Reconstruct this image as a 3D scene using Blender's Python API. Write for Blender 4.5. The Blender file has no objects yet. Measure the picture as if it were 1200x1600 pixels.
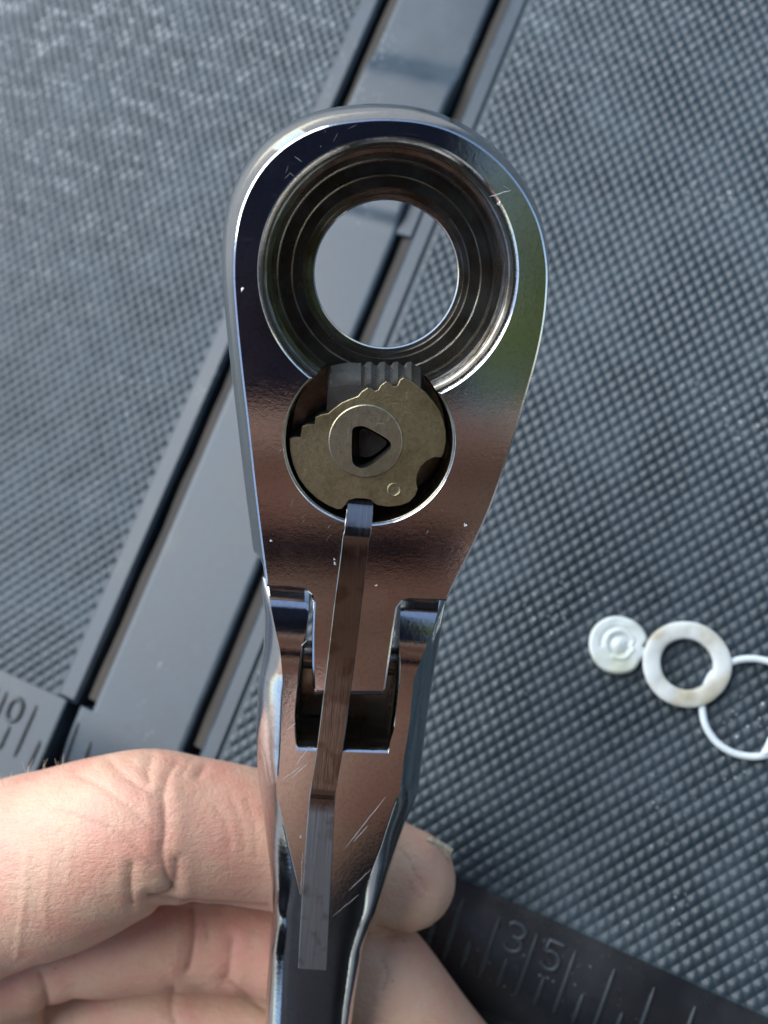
import bpy, bmesh, math, random
import numpy as np
from mathutils import Vector, Matrix
random.seed(7); rng = np.random.default_rng(7)
sc = bpy.context.scene
col = sc.collection
MM = 0.001

# ------------------------------------------------------------------ camera
F = 1500.0                                   # focal length in photograph pixels (1200 x 1600)
ZC = 190.0                                   # mm from the lens to the lid along the axis
LN = np.array([0.2020, 0.22355, 0.95353]); LN /= np.linalg.norm(LN)   # lid normal: right, down, forward
PHI = 0.38272706
N_up = np.array([-LN[0], LN[1], LN[2]])       # the same in camera axes (right, up, back)
yc = np.array([0, 1.0, 0]); yc = yc - N_up*(yc@N_up); yc /= np.linalg.norm(yc)
xc = np.cross(yc, N_up)
RW = np.array([xc, yc, N_up])                 # camera axes -> world axes
cam_h = float(N_up @ np.array([0, 0, ZC]))    # lens height over the lid, mm
CAM = np.array([0, 0, cam_h])
def c2w(p):                                   # camera mm -> world metres
    return (np.asarray(p, float) @ RW.T + CAM)*MM
def cdir(p):
    return RW @ np.asarray(p, float)
cd = bpy.data.cameras.new('camera'); cam = bpy.data.objects.new('camera', cd); col.objects.link(cam)
cam.matrix_world = Matrix.Translation(Vector(CAM*MM)) @ Matrix(RW.tolist()).to_4x4()
cd.sensor_fit = 'HORIZONTAL'; cd.sensor_width = 36.0; cd.lens = F/1200*36
cd.clip_start = 0.005; cd.clip_end = 500
cd.dof.use_dof = True; cd.dof.focus_distance = 0.124; cd.dof.aperture_fstop = 25
sc.camera = cam
sc.render.resolution_x, sc.render.resolution_y = 768, 1024

# ------------------------------------------------------------------ sky and sun
w = bpy.data.worlds.new('World'); sc.world = w; w.use_nodes = True
nt = w.node_tree; bg = nt.nodes['Background']
sky = nt.nodes.new('ShaderNodeTexSky'); sky.sky_type = 'NISHITA'; sky.sun_disc = False
sun_dir = Vector(cdir([-0.72, 0.55, 0.58])).normalized()      # from the upper left of the picture
el = math.asin(sun_dir.z); az = math.atan2(sun_dir.x, sun_dir.y)
sky.sun_elevation = el; sky.sun_rotation = az
sky.air_density = 1.0; sky.dust_density = 1.0; sky.ozone_density = 1.0
nt.links.new(sky.outputs[0], bg.inputs[0]); bg.inputs[1].default_value = 0.15
sl = bpy.data.lights.new('sun', 'SUN'); sl.energy = 3.4; sl.angle = math.radians(58); sl.color = (.94, .98, 1)
so = bpy.data.objects.new('sun', sl); col.objects.link(so)
so.rotation_euler = sun_dir.to_track_quat('Z', 'Y').to_euler()
vs = sc.view_settings; vs.view_transform = 'Standard'; vs.look = 'None'; vs.gamma = 1; vs.use_curve_mapping = False
vs.exposure = 0.6
sc.cycles.max_bounces = 8; sc.cycles.glossy_bounces = 6

# ------------------------------------------------------------------ helpers
def px_ray(x, y): return np.array([(x-600)/F, -(y-800)/F, -1.0])
def tag(o, label=None, cat=None, group=None, kind=None):
    if label: o['label'] = label
    if cat: o['category'] = cat
    if group: o['group'] = group
    if kind: o['kind'] = kind
    return o
def empty(name, mat=None, label=None, cat=None, group=None):
    o = bpy.data.objects.new(name, None); col.objects.link(o); o.empty_display_size = 0.01
    if mat is not None: o.matrix_world = mat
    return tag(o, label, cat, group)
def mesh(name, verts, faces, mats, parent=None, angle=30, mi=None, scale=MM):
    me = bpy.data.meshes.new(name)
    me.from_pydata((np.asarray(verts, float)*scale).tolist(), [], faces)
    for m in (mats if isinstance(mats, (list, tuple)) else [mats]): me.materials.append(m)
    if mi is not None: me.polygons.foreach_set('material_index', mi)
    finish(me, angle)
    o = bpy.data.objects.new(name, me); col.objects.link(o)
    if parent: o.parent = parent
    return o
def finish(me, angle=30):
    me.polygons.foreach_set('use_smooth', [True]*len(me.polygons))
    me.set_sharp_from_angle(angle=math.radians(angle)); me.update()
def eval_mesh(o):
    dg = bpy.context.evaluated_depsgraph_get(); dg.update()
    return bpy.data.meshes.new_from_object(o.evaluated_get(dg))
def catmull(P, n, closed=False):
    P = np.asarray(P, float); L = len(P); out = []
    segs = L if closed else L-1
    for i in range(segs):
        g = (lambda k: P[k % L]) if closed else (lambda k: P[min(max(k, 0), L-1)])
        a, b, c, d = g(i-1), g(i), g(i+1), g(i+2)
        for t in np.arange(n)/n:
            out.append(.5*((2*b)+(-a+c)*t+(2*a-5*b+4*c-d)*t*t+(-a+3*b-3*c+d)*t**3))
    if not closed: out.append(P[-1])
    return np.array(out)
def tube(path, radii, seg=8, cap=True, flat=1.0):
    """round bar along a path; returns verts, faces"""
    P = np.asarray(path, float); n = len(P); r = np.broadcast_to(np.asarray(radii, float), (n,))
    T = np.gradient(P, axis=0); T /= np.linalg.norm(T, axis=1)[:, None]
    ref = np.array([0, 0, 1.0]);
    if abs(T[0] @ ref) > .9: ref = np.array([1.0, 0, 0])
    V = []; Fc = []
    for i in range(n):
        a = np.cross(T[i], ref); a /= np.linalg.norm(a); b = np.cross(a, T[i]); ref = b
        for k in range(seg):
            t = 2*math.pi*k/seg
            V.append(P[i]+r[i]*(math.cos(t)*a+math.sin(t)*b*flat))
    for i in range(n-1):
        for k in range(seg):
            k2 = (k+1) % seg
            Fc.append((i*seg+k, i*seg+k2, (i+1)*seg+k2, (i+1)*seg+k))
    if cap:
        Fc.append(tuple(range(seg-1, -1, -1))); Fc.append(tuple((n-1)*seg+k for k in range(seg)))
    return V, Fc
def join(parts):
    V = []; Fc = []
    for v, f in parts:
        o = len(V); V += list(v); Fc += [tuple(i+o for i in q) for q in f]
    return V, Fc
def box(u0, u1, v0, v1, z0, z1, b=0.25):
    """box with chamfered top edges"""
    V = [(u0, v0, z0), (u1, v0, z0), (u1, v1, z0), (u0, v1, z0),
         (u0, v0, z1-b), (u1, v0, z1-b), (u1, v1, z1-b), (u0, v1, z1-b),
         (u0+b, v0+b, z1), (u1-b, v0+b, z1), (u1-b, v1-b, z1), (u0+b, v1-b, z1)]
    Fc = [(3, 2, 1, 0), (8, 9, 10, 11)]
    for k in range(4):
        k2 = (k+1) % 4
        Fc += [(k, k2, 4+k2, 4+k), (4+k, 4+k2, 8+k2, 8+k)]
    return V, Fc
def revolve(prof, seg, close=True):
    V = []; Fc = []; n = len(prof)
    for r, z in prof:
        for k in range(seg):
            t = 2*math.pi*k/seg; V.append((r*math.cos(t), r*math.sin(t), z))
    m = n if close else n-1
    for i in range(m):
        j = (i+1) % n
        for k in range(seg):
            k2 = (k+1) % seg
            Fc.append((i*seg+k, i*seg+k2, j*seg+k2, j*seg+k))
    return V, Fc

# ------------------------------------------------------------------ materials
def material(name):
    m = bpy.data.materials.new(name); m.use_nodes = True
    return m, m.node_tree, m.node_tree.nodes['Principled BSDF']
def coords(nt, scale=(1, 1, 1), rot=(0, 0, 0)):
    tc = nt.nodes.new('ShaderNodeTexCoord'); mp = nt.nodes.new('ShaderNodeMapping')
    nt.links.new(tc.outputs['Object'], mp.inputs[0]); mp.inputs['Scale'].default_value = scale; mp.inputs['Rotation'].default_value = rot
    return mp.outputs[0]
def noise(nt, vec, scale, detail=4, rough=.55):
    n = nt.nodes.new('ShaderNodeTexNoise'); nt.links.new(vec, n.inputs['Vector'])
    n.inputs['Scale'].default_value = scale; n.inputs['Detail'].default_value = detail; n.inputs['Roughness'].default_value = rough
    return n.outputs['Fac']
def voronoi(nt, vec, scale, feat='F1'):
    n = nt.nodes.new('ShaderNodeTexVoronoi'); nt.links.new(vec, n.inputs['Vector']); n.feature = feat
    n.inputs['Scale'].default_value = scale
    return n.outputs['Distance']
def ramp(nt, fac, stops):
    r = nt.nodes.new('ShaderNodeValToRGB'); nt.links.new(fac, r.inputs[0]); e = r.color_ramp.elements
    while len(e) < len(stops): e.new(.5)
    for el_, (p, c) in zip(e, stops):
        el_.position = p; el_.color = (c if len(c) == 4 else (*c, 1)) if isinstance(c, (tuple, list)) else (c, c, c, 1)
    return r.outputs[0]
def mix(nt, fac, a, b, mode='MIX'):
    n = nt.nodes.new('ShaderNodeMix'); n.data_type = 'RGBA'; n.blend_type = mode
    for sock, val in ((n.inputs[0], fac), (n.inputs[6], a), (n.inputs[7], b)):
        if hasattr(val, 'is_linked'): nt.links.new(val, sock)
        elif isinstance(val, (tuple, list)): sock.default_value = (*val, 1)
        else: sock.default_value = val
    return n.outputs[2]
def maths(nt, op, a, b=0.0):
    n = nt.nodes.new('ShaderNodeMath'); n.operation = op
    for s, v in zip(n.inputs, (a, b)):
        if hasattr(v, 'is_linked'): nt.links.new(v, s)
        else: s.default_value = v
    return n.outputs[0]
def bump(nt, bsdf, h, dist, strength=1.0, prev=None):
    b = nt.nodes.new('ShaderNodeBump'); nt.links.new(h, b.inputs['Height']); b.inputs['Distance'].default_value = dist
    b.inputs['Strength'].default_value = strength
    if prev: nt.links.new(prev, b.inputs['Normal'])
    nt.links.new(b.outputs[0], bsdf.inputs['Normal']); return b.outputs[0]
def setv(nt, bsdf, key, v):
    if hasattr(v, 'is_linked'): nt.links.new(v, bsdf.inputs[key])
    else: bsdf.inputs[key].default_value = (*v, 1) if isinstance(v, (tuple, list)) and len(v) == 3 else v

def plastic(name, base, rough, dust=.25, dust_col=(.32, .33, .33), grain=2500, glints=0.0, patches=0.0):
    m, t, b = material(name); c = coords(t)
    n1 = noise(t, c, 60, 5, .6); n2 = noise(t, c, grain, 2)
    d = maths(t, 'MULTIPLY', ramp(t, n1, [(.42, 0.0), (.75, 1.0)]), dust)
    colr = mix(t, d, base, dust_col)
    if glints:
        g = ramp(t, voronoi(t, c, 700), [(.0, 1.0), (.22, 0.0)])
        g = maths(t, 'MULTIPLY', g, ramp(t, noise(t, c, 38, 4), [(.55, 0.0), (.66, 1.0)]))
        colr = mix(t, maths(t, 'MULTIPLY', g, glints), colr, (.7, .72, .72))
    if patches:                                  # dust plus white glints painted on the texture tops, thickest at the far left
        sx = t.nodes.new('ShaderNodeSeparateXYZ'); t.links.new(c, sx.inputs[0])
        far = maths(t, 'ADD', maths(t, 'MULTIPLY', sx.outputs[1], 5.0), maths(t, 'MULTIPLY', sx.outputs[0], -4.0))
        far = ramp(t, far, [(.35, 0.03), (.95, 1.0)])
        pn = noise(t, coords(t, (1, 2.2, 1), (0, 0, .35)), 150, 5, .7)
        pm = maths(t, 'MULTIPLY', ramp(t, pn, [(.50, 0.0), (.62, 1.0)]), far)
        top = ramp(t, maths(t, 'ADD', maths(t, 'MULTIPLY', sx.outputs[2], 1800.0), .9), [(.15, 0.0), (.6, 1.0)])
        colr = mix(t, maths(t, 'MULTIPLY', maths(t, 'MULTIPLY', pm, top), patches), colr, (.62, .65, .66))
    setv(t, b, 'Base Color', colr)
    setv(t, b, 'Roughness', ramp(t, n1, [(.3, rough), (.8, min(1, rough+.18))]))
    bump(t, b, n2, .00012, .35)
    b.inputs['Specular IOR Level'].default_value = .55
    return m
M_panel = plastic('textured black plastic', (.016, .029, .038), .42, .20, (.19, .255, .29), glints=.9, patches=.6)
M_rib = plastic('smooth black plastic', (.013, .026, .038), .35, .20, (.18, .23, .27), glints=.8)
M_ruler = plastic('ruler plastic', (.008, .011, .014), .20, .05, glints=.25)
M_tick = plastic('raised tick plastic', (.016, .022, .027), .38, .10)
M_dirt = plastic('dusty groove', (.020, .017, .014), .75, .9, (.050, .041, .030), grain=900)

def chrome(name, base, rough, grain=.00002, tint=None, pits=.35, turned=False):
    m, t, b = material(name); c = coords(t)
    b.inputs['Metallic'].default_value = 1
    n = noise(t, c, 1700, 4, .75); n2 = noise(t, c, 140, 5, .65)
    cs = coords(t, (1, 14, 1), (0, 0, .5)); s1 = noise(t, cs, 260, 3)
    cs2 = coords(t, (14, 1, 1), (0, 0, .25)); s2 = noise(t, cs2, 300, 3)
    colr = mix(t, maths(t, 'MULTIPLY', ramp(t, n, [(.5, 0.0), (.75, 1.0)]), pits), base, tuple(x*.55 for x in base))
    if tint: colr = mix(t, ramp(t, n2, [(.45, 0.0), (.65, 1.0)]), colr, tint)
    setv(t, b, 'Base Color', colr)
    sc_ = maths(t, 'MAXIMUM', ramp(t, s1, [(.62, 0.0), (.72, 1.0)]), ramp(t, s2, [(.62, 0.0), (.72, 1.0)]))
    r = maths(t, 'ADD', maths(t, 'MULTIPLY', ramp(t, n2, [(.4, 0.0), (.8, 1.0)]), .12), rough)
    setv(t, b, 'Roughness', r if turned else maths(t, 'ADD', r, maths(t, 'MULTIPLY', sc_, .10)))
    nn = bump(t, b, n, grain, .5); nn = bump(t, b, n2, .00005, .25, nn)
    if turned:                                   # lathe marks running round the bore
        zz = noise(t, coords(t, (.03, .03, 1)), 2600, 4, .7); bump(t, b, zz, .00010, .7, nn)
        setv(t, b, 'Base Color', mix(t, ramp(t, noise(t, coords(t, (.25, .25, 1)), 900, 3), [(.4, 0.0), (.65, .8)]), colr, (.12, .09, .055)))
    return m
M_chrome = chrome('worn polished chrome', (.60, .60, .61), .045, .00002, None, .6)
M_chrome_side = chrome('chrome sides', (.58, .58, .58), .10)
M_bore = chrome('oily machined steel', (.30, .29, .26), .22, .00003, (.16, .14, .11), turned=True)
M_pawl = chrome('oily bronze toned steel', (.47, .41, .25), .36, .00012, (.22, .18, .095), .9)
M_boss = chrome('grey boss steel', (.46, .42, .31), .36, .00010, (.27, .24, .16), .9)
M_pit = chrome('dark shaft end', (.10, .10, .10), .35, .00012, (.05, .05, .05))
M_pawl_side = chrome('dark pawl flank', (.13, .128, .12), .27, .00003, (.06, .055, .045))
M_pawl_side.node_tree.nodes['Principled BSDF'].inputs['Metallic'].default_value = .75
M_strip = chrome('dark spring steel', (.34, .34, .34), .14, .00002, (.22, .21, .20))
t_ = M_strip.node_tree; b_ = t_.nodes['Principled BSDF']
sk = noise(t_, coords(t_, (26, .6, 1)), 120, 3, .6); bump(t_, b_, sk, .00006, .6)
sx_ = t_.nodes.new('ShaderNodeSeparateXYZ'); t_.links.new(coords(t_), sx_.inputs[0])
gr = ramp(t_, maths(t_, 'MULTIPLY', sx_.outputs[1], 30.0), [(.70, 1.0), (.76, 0.0)])     # lower third roughened, with the sky's grey-blue sheen put into its colour
blot = ramp(t_, noise(t_, coords(t_), 330, 2), [(.52, 0.0), (.66, .7)])
setv(t_, b_, 'Roughness', maths(t_, 'ADD', maths(t_, 'MULTIPLY', gr, .34), ramp(t_, sk, [(.3, .11), (.7, .20)])))
setv(t_, b_, 'Base Color', mix(t_, blot, mix(t_, gr, (.28, .27, .26), (.27, .285, .30)), (.16, .13, .11)))
M_scratch, t_, b_ = material('bright scratch'); b_.inputs['Metallic'].default_value = 1
setv(t_, b_, 'Base Color', (.85, .85, .85)); setv(t_, b_, 'Roughness', .55)

def skin(name, a=(.60, .375, .255), pink=(.60, .265, .195), pale=(.64, .45, .31)):
    m, t, b = material(name); c = coords(t)
    n1 = noise(t, c, 85, 4, .6); n2 = noise(t, c, 900, 3, .6); n3 = noise(t, c, 40, 3)
    colr = mix(t, ramp(t, n1, [(.38, 0.0), (.66, 1.0)]), a, pink)
    colr = mix(t, ramp(t, n3, [(.45, 0.0), (.7, .75)]), colr, pale)
    colr = mix(t, maths(t, 'MULTIPLY', ramp(t, n2, [(.55, 0.0), (.8, 1.0)]), .18), colr, (.42, .22, .16))
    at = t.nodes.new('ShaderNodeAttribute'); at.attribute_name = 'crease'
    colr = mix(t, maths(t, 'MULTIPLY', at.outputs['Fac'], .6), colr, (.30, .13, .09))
    dirt = ramp(t, voronoi(t, c, 420), [(.0, 1.0), (.13, 0.0)])
    dirt = maths(t, 'MULTIPLY', dirt, ramp(t, noise(t, c, 100, 2), [(.52, 0.0), (.60, .85)]))
    colr = mix(t, dirt, colr, (.16, .09, .06))
    setv(t, b, 'Base Color', colr); setv(t, b, 'Roughness', .50)
    b.inputs['Subsurface Weight'].default_value = .25; b.inputs['Subsurface Radius'].default_value = (1, .35, .2); b.inputs['Subsurface Scale'].default_value = .0022
    cell = voronoi(t, coords(t, (1, 2.2, 1), (0, 0, .5)), 1150, 'DISTANCE_TO_EDGE')
    h = ramp(t, cell, [(.0, 0.0), (.16, 1.0)])
    n4 = noise(t, coords(t, (1, 3, 1), (0, 0, .5)), 420, 4, .65)
    nn = bump(t, b, h, .00007, .45); nn = bump(t, b, n4, .00032, .5, nn); bump(t, b, n2, .00025, .55, nn)
    return m
M_skin = skin('skin')
M_nail, t_, b_ = material('fingernail'); setv(t_, b_, 'Base Color', ramp(t_, noise(t_, coords(t_), 900), [(.3, (.34, .27, .17)), (.7, (.62, .53, .40))])); setv(t_, b_, 'Roughness', .35)
def nylon(name, a, bcol, scale=220):
    m, t, b = material(name); c = coords(t); n = noise(t, c, scale, 4, .6)
    n2 = noise(t, c, 120, 3)
    colr = mix(t, ramp(t, n2, [(.47, 0.0), (.68, .9)]), ramp(t, n, [(.3, a), (.7, tuple(x*.85 for x in a))]), bcol)
    setv(t, b, 'Base Color', colr); setv(t, b, 'Roughness', .42)
    b.inputs['Subsurface Weight'].default_value = .4; b.inputs['Subsurface Radius'].default_value = (1, 1, .9); b.inputs['Subsurface Scale'].default_value = .0012
    bump(t, b, n, .0002, .5); return m
M_disc = nylon('milky nylon', (.78, .83, .78), (.62, .64, .48))
M_washer = nylon('greasy nylon washer', (.72, .74, .70), (.42, .36, .22))
M_ring = nylon('clear plastic ring', (.74, .80, .80), (.70, .76, .74))

# ------------------------------------------------------------------ toolbox lid
Urdf = None
e1 = np.array([1, 0, 0.]) - LN*LN[0]; e1 /= np.linalg.norm(e1); e2 = np.cross(LN, e1)
Ud = math.cos(PHI)*e1 + math.sin(PHI)*e2; Vd = math.sin(PHI)*e1 - math.cos(PHI)*e2
flip = np.array([1, -1, -1.0]); Uc, Vc = Ud*flip, Vd*flip     # camera axes
Mlid = Matrix(np.array([RW@Uc, RW@Vc, RW@N_up]).T.tolist()).to_4x4()
Mlid.translation = Vector(c2w([0, 0, -ZC]))
LO = np.array([0, 0, -ZC])
def px_lid(x, y, h=0.0):
    r = px_ray(x, y); t = (N_up@LO + h)/(N_up@r); P = t*r - LO
    return np.array([P@Uc, P@Vc, h])
lid = empty('toolbox_lid', Mlid, 'black plastic toolbox lid with pyramid texture, grooved centre rib and moulded ruler', 'toolbox lid')

def pyramid_field(u0, u1, v0, v1, parent, inside):
    """rhombic lattice of truncated pyramids; lattice pitch w along u and k*w along v"""
    w_, k_ = 2.50, 1.34; a = np.array([w_/2, w_*k_/2]); b = np.array([w_/2, -w_*k_/2])
    V = []; Fc = []
    n = int(max(u1-u0, v1-v0)/w_)+60
    hz0, hz1 = -.50, -.04
    for i in range(-n, n):
        for j in range(-n, n):
            c = i*a + j*b
            if not (u0+1.0 < c[0] < u1-1.0 and v0+1.4 < c[1] < v1-1.4): continue
            if not inside(c): continue
            o = len(V); tz = hz1+random.uniform(-.06, .06); f = .95; g = .20+random.uniform(-.04, .05)
            jx, jy = random.uniform(-.07, .07), random.uniform(-.07, .07)
            cr = [np.array([w_/2, 0]), np.array([0, w_*k_/2]), np.array([-w_/2, 0]), np.array([0, -w_*k_/2])]
            for q in cr: V.append((*(c+q*f), hz0-.02))
            for q in cr: V.append((c[0]+q[0]*.50+jx*.4, c[1]+q[1]*.50+jy*.4, hz0+(tz-hz0)*.58))
            for q in cr: V.append((c[0]+q[0]*g+jx, c[1]+q[1]*g+jy, tz))
            Fc.append((o+8, o+9, o+10, o+11))
            for k in range(4):
                k2 = (k+1) % 4
                Fc.append((o+k, o+k2, o+4+k2, o+4+k)); Fc.append((o+4+k, o+4+k2, o+8+k2, o+8+k))
    p = mesh('pyramid_texture', V, Fc, M_panel, parent, 75); tag(p, kind='stuff'); return p
def visible(c):      # pieces the photograph could show, with a margin all round
    P = LO + c[0]*Uc + c[1]*Vc; x = 600+F*P[0]/-P[2]; y = 800-F*P[1]/-P[2]
    return -320 < x < 1520 and -320 < y < 1920
def sheet(u0, u1, v0, v1, z): return [(u0, v0, z), (u1, v0, z), (u1, v1, z), (u0, v1, z)], [(0, 1, 2, 3)]
pl = mesh('textured_panel', *sheet(-230, -49.0, -58.6, 260, -.55), M_panel, lid)
pyramid_field(-230, -49.6, -58.6, 260, pl, visible)
pr = mesh('textured_panel', *sheet(-13.5, 210, -58.6, 260, -.55), M_panel, lid)
pyramid_field(-13.0, 210, -58.9, 260, pr, visible)
# smooth margins beside the grooves
mesh('margin_strip', *box(-50.2, -45.4, -58.0, 260, -7, .05, .7), M_rib, lid)
mesh('margin_strip', *box(-16.7, -12.6, -58.0, 260, -7, .05, .7), M_rib, lid)
# the floors of the two grooves
def groove(u0, u1, us, v0, v1):                # deep slot on one side, dusty shelf on the other
    vs = np.linspace(v0, v1, 60); V = []; Fc = []
    for v in vs:
        w1 = random.uniform(-.14, .14)
        for u, z in ((u0, -6.3), (us+w1, -6.3), (us+w1, -1.8+random.uniform(-.2, .2)), (us+.5+w1*.6, -1.15), (u1, -.55+random.uniform(-.08, .08))): V.append((u, v, z))
    for i in range(len(vs)-1):
        for k in range(4): Fc.append((i*5+k, i*5+k+1, (i+1)*5+k+1, (i+1)*5+k))
    mesh('groove_floor', V, Fc, M_dirt, lid, 50)
groove(-46, -41.2, -44.0, -56, 260)
groove(-20.3, -16.6, -19.15, -56, 260)
# long rib: profile along v, lifted over the cross bridge
def rib_profile(v):
    ramp1 = 1/(1+math.exp(-(v-59.5)/.8)); ramp2 = 1/(1+math.exp((v-94.5)/1.1))
    return .25 + 1.9*ramp1*ramp2
vsN = np.unique(np.concatenate([np.linspace(-58, 54, 12), np.linspace(54, 64, 26), np.linspace(64, 88, 6), np.linspace(88, 102, 24), np.linspace(102, 260, 8)]))
def loft_strip(u0, u1, vs, zf, zlow, edge=.5):
    us = [u0, u0+edge*.3, u0+edge, u0+edge*1.6, u1-edge*1.6, u1-edge, u1-edge*.3, u1]; dz = [-edge, -edge*.3, 0, 0, 0, 0, -edge*.3, -edge]
    V = []; Fc = []
    m = len(us)+2
    for v in vs:
        V.append((u0, v, zlow))
        for u, d in zip(us, dz): V.append((u, v, zf(v)+d))
        V.append((u1, v, zlow))
    for i in range(len(vs)-1):
        for k in range(m-1): Fc.append((i*m+k, i*m+k+1, (i+1)*m+k+1, (i+1)*m+k))
    Fc.append(tuple(range(m-1, -1, -1))); Fc.append(tuple((len(vs)-1)*m+k for k in range(m)))
    return V, Fc
mesh('rib', *loft_strip(-41.4, -20.0, vsN, rib_profile, -7, .8), M_rib, lid, 40)
# the cross bridge closing the right groove at the raised length
mesh('bridge', *box(-20.3, -16.65, 57.0, 85.5, -7, .045, .25), M_rib, lid)
# ruler: the left piece lies flat, the right piece rolls down towards its lower edge
def ruler_z(v): s = min(max((-58.4-v)/18.5, 0), 1.2); return .05-4.6*s**2.2
vr = np.linspace(-77.5, -57.9, 16)
mesh('ruler_strip', *loft_strip(-230, -47.2, np.linspace(-76.2, -58.0, 8), lambda v: .06, -9, .4), M_rib, lid, 40)
mesh('ruler_strip', *loft_strip(-44.3, -14.0, vr, ruler_z, -9, .8), M_rib, lid, 40)
mesh('ruler_strip', *loft_strip(-13.9, 210, vr, ruler_z, -9, .8), M_ruler, lid, 40)
mesh('lower_ledge', *sheet(-230, 210, -140, -70, -6.2), M_ruler, lid)
mesh('groove_floor', *sheet(-48, -43, -80, -55, -8.2), M_dirt, lid)
def zr(u, v): return .06 if u < -46 else ruler_z(v)
def tick(u, v0, v1, r=.42):
    vs = np.linspace(v0, v1, 7)
    path = [(u, v, zr(u, v)+.06) for v in vs]
    rr = [r*.5, r*.95, r, r, r, r*.95, r*.5]
    return mesh('tick', *tube(path, rr, 8), M_tick, lid, 50)
for k in range(-12, 16):                      # right of the break: 35 stands between long and short ticks
    u = 53.95 + k*3.45
    if k in (-29, -27): continue
    tick(u, -72.3, -60.9 if k % 2 == 0 else -67.0)
for u, a in ((-43.1, -61.0), (-39.0, -63.5), (-35.6, -68.5)): tick(u, -72.3, a)
for k in range(-8, 3):
    u = -53.2 + k*3.75
    if u < -49: tick(u, -72.4, -61.4 if k % 2 == 0 else -67.3)
tick(-49.3, -73.0, -67.4)
def digit(ch, uc, vc, h=4.6, wd=2.9, r=.48):
    D = {'3': [(-.5, .38), (-.3, .5), (.2, .5), (.5, .3), (.3, .06), (-.1, .02), (.3, -.02), (.52, -.24), (.25, -.48), (-.25, -.5), (-.52, -.34)],
         '5': [(.48, .5), (-.36, .5), (-.44, .04), (-.05, .14), (.36, .05), (.5, -.2), (.3, -.46), (-.2, -.5), (-.5, -.36)],
         '0': [(0, .5), (.4, .34), (.5, 0), (.4, -.34), (0, -.5), (-.4, -.34), (-.5, 0), (-.4, .34), (0, .5)],
         '1': [(-.3, .3), (.05, .5), (.05, -.5)]}[ch]
    P = catmull(D, 5) if ch in '30' else (np.array([p for p in D[:2]] + catmull(D[2:], 5).tolist()) if ch == '5' else np.array(D, float))
    path = [(uc+p[0]*wd, vc+p[1]*h, zr(uc, vc+p[1]*h)+.08) for p in P]
    return mesh('digit', *tube(path, r, 8), M_tick, lid, 60)
digit('3', 50.6, -63.2); digit('5', 57.4, -63.3); digit('0', -57.3, -64.0); digit('1', -63.4, -63.8)
V, Fc = revolve([(.55, 0), (.95, .0), (.95, .3), (.75, .42), (.55, .3)], 16)
V = [(x-42.2, y-73.2, z+ruler_z(-73.2)) for x, y, z in V]; mesh('moulded_ring', V, Fc, M_tick, lid)

# ------------------------------------------------------------------ plastic washers on the lid
def rest(x, y, h=.45):
    p = px_lid(x, y, h); return p
def lid_matrix(p):
    return Mlid @ Matrix.Translation(Vector(p*MM))
def lid_circle_r(x, y, dx, h=.45):
    return float(np.linalg.norm(px_lid(x+dx, y, h)-px_lid(x, y, h)))
# thick washer
cw = rest(1072, 1038, .95); rO = lid_circle_r(1072, 1038, 70); rI = lid_circle_r(1072, 1038, 41)
prof = [(rI, 0), (rO-.2, 0), (rO, .3), (rO-.02, .7), (rO-.2, .9), (rO-.9, 1.0), (rI+1.0, .98), (rI+.35, .9), (rI+.08, .75), (rI, .5)]
V, Fc = revolve(prof, 72)
V = [(x*(1+.015*math.sin(3*math.atan2(y, x))), y, z+.06*math.sin(5*math.atan2(y, x)+x)) for x, y, z in V]
o = mesh('plastic_washer', V, Fc, M_washer, None, 50); o.matrix_world = lid_matrix(cw)
tag(o, 'greasy off-white nylon washer with a wide round hole, lying between disc and thin ring', 'washer')
# swirled disc, its right edge notched where it meets the washer
cdp = rest(966, 1008, .5); rD = lid_circle_r(966, 1008, 47)
V = []; Fc = []; NR, NS = 26, 96
def disc_r(t):
    d = math.degrees(t) % 360
    cut = 0
    for c0, wd, dp in ((18, 9, .22), (345, 16, .12)): cut += dp*math.exp(-(((d-c0+180) % 360-180)/wd)**2)
    return rD*(1-cut*.8)*(1+.01*math.sin(3*t))
for j in range(NR+1):
    s = j/NR
    for k in range(NS):
        t = 2*math.pi*k/NS; r = disc_r(t)*s
        q = s*rD; z = 1.15
        z += .28*math.exp(-((q-2.5-.35*math.sin(t+1))/.35)**2)*(1 if math.cos(t-.5) > -.6 else .4)
        z += .45*math.exp(-(q/.95)**2) - .35*math.exp(-((q-1.65-.3*math.cos(t))/.4)**2)
        z -= .20*math.exp(-((q-3.1)/.3)**2)*(math.sin(t-.3) > -.2)
        z -= .75*max(0, (s-.90)/.10)**2 + .05*math.sin(7*t+9*s)*s
        V.append((r*math.cos(t), r*math.sin(t), z))
for k in range(NS): V.append((disc_r(2*math.pi*k/NS)*math.cos(2*math.pi*k/NS), disc_r(2*math.pi*k/NS)*math.sin(2*math.pi*k/NS), 0))
for j in range(NR+1):
    for k in range(NS):
        k2 = (k+1) % NS; Fc.append((j*NS+k, (j+1)*NS+k, (j+1)*NS+k2, j*NS+k2))
Fc.append(tuple((NR+1)*NS+k for k in range(NS-1, -1, -1)))
o = mesh('plastic_disc', V, Fc, M_disc, None, 60); o.matrix_world = lid_matrix(cdp)
tag(o, 'milky white plastic disc with a swirled centre and a notched edge, touching the washer', 'plastic disc')
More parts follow.
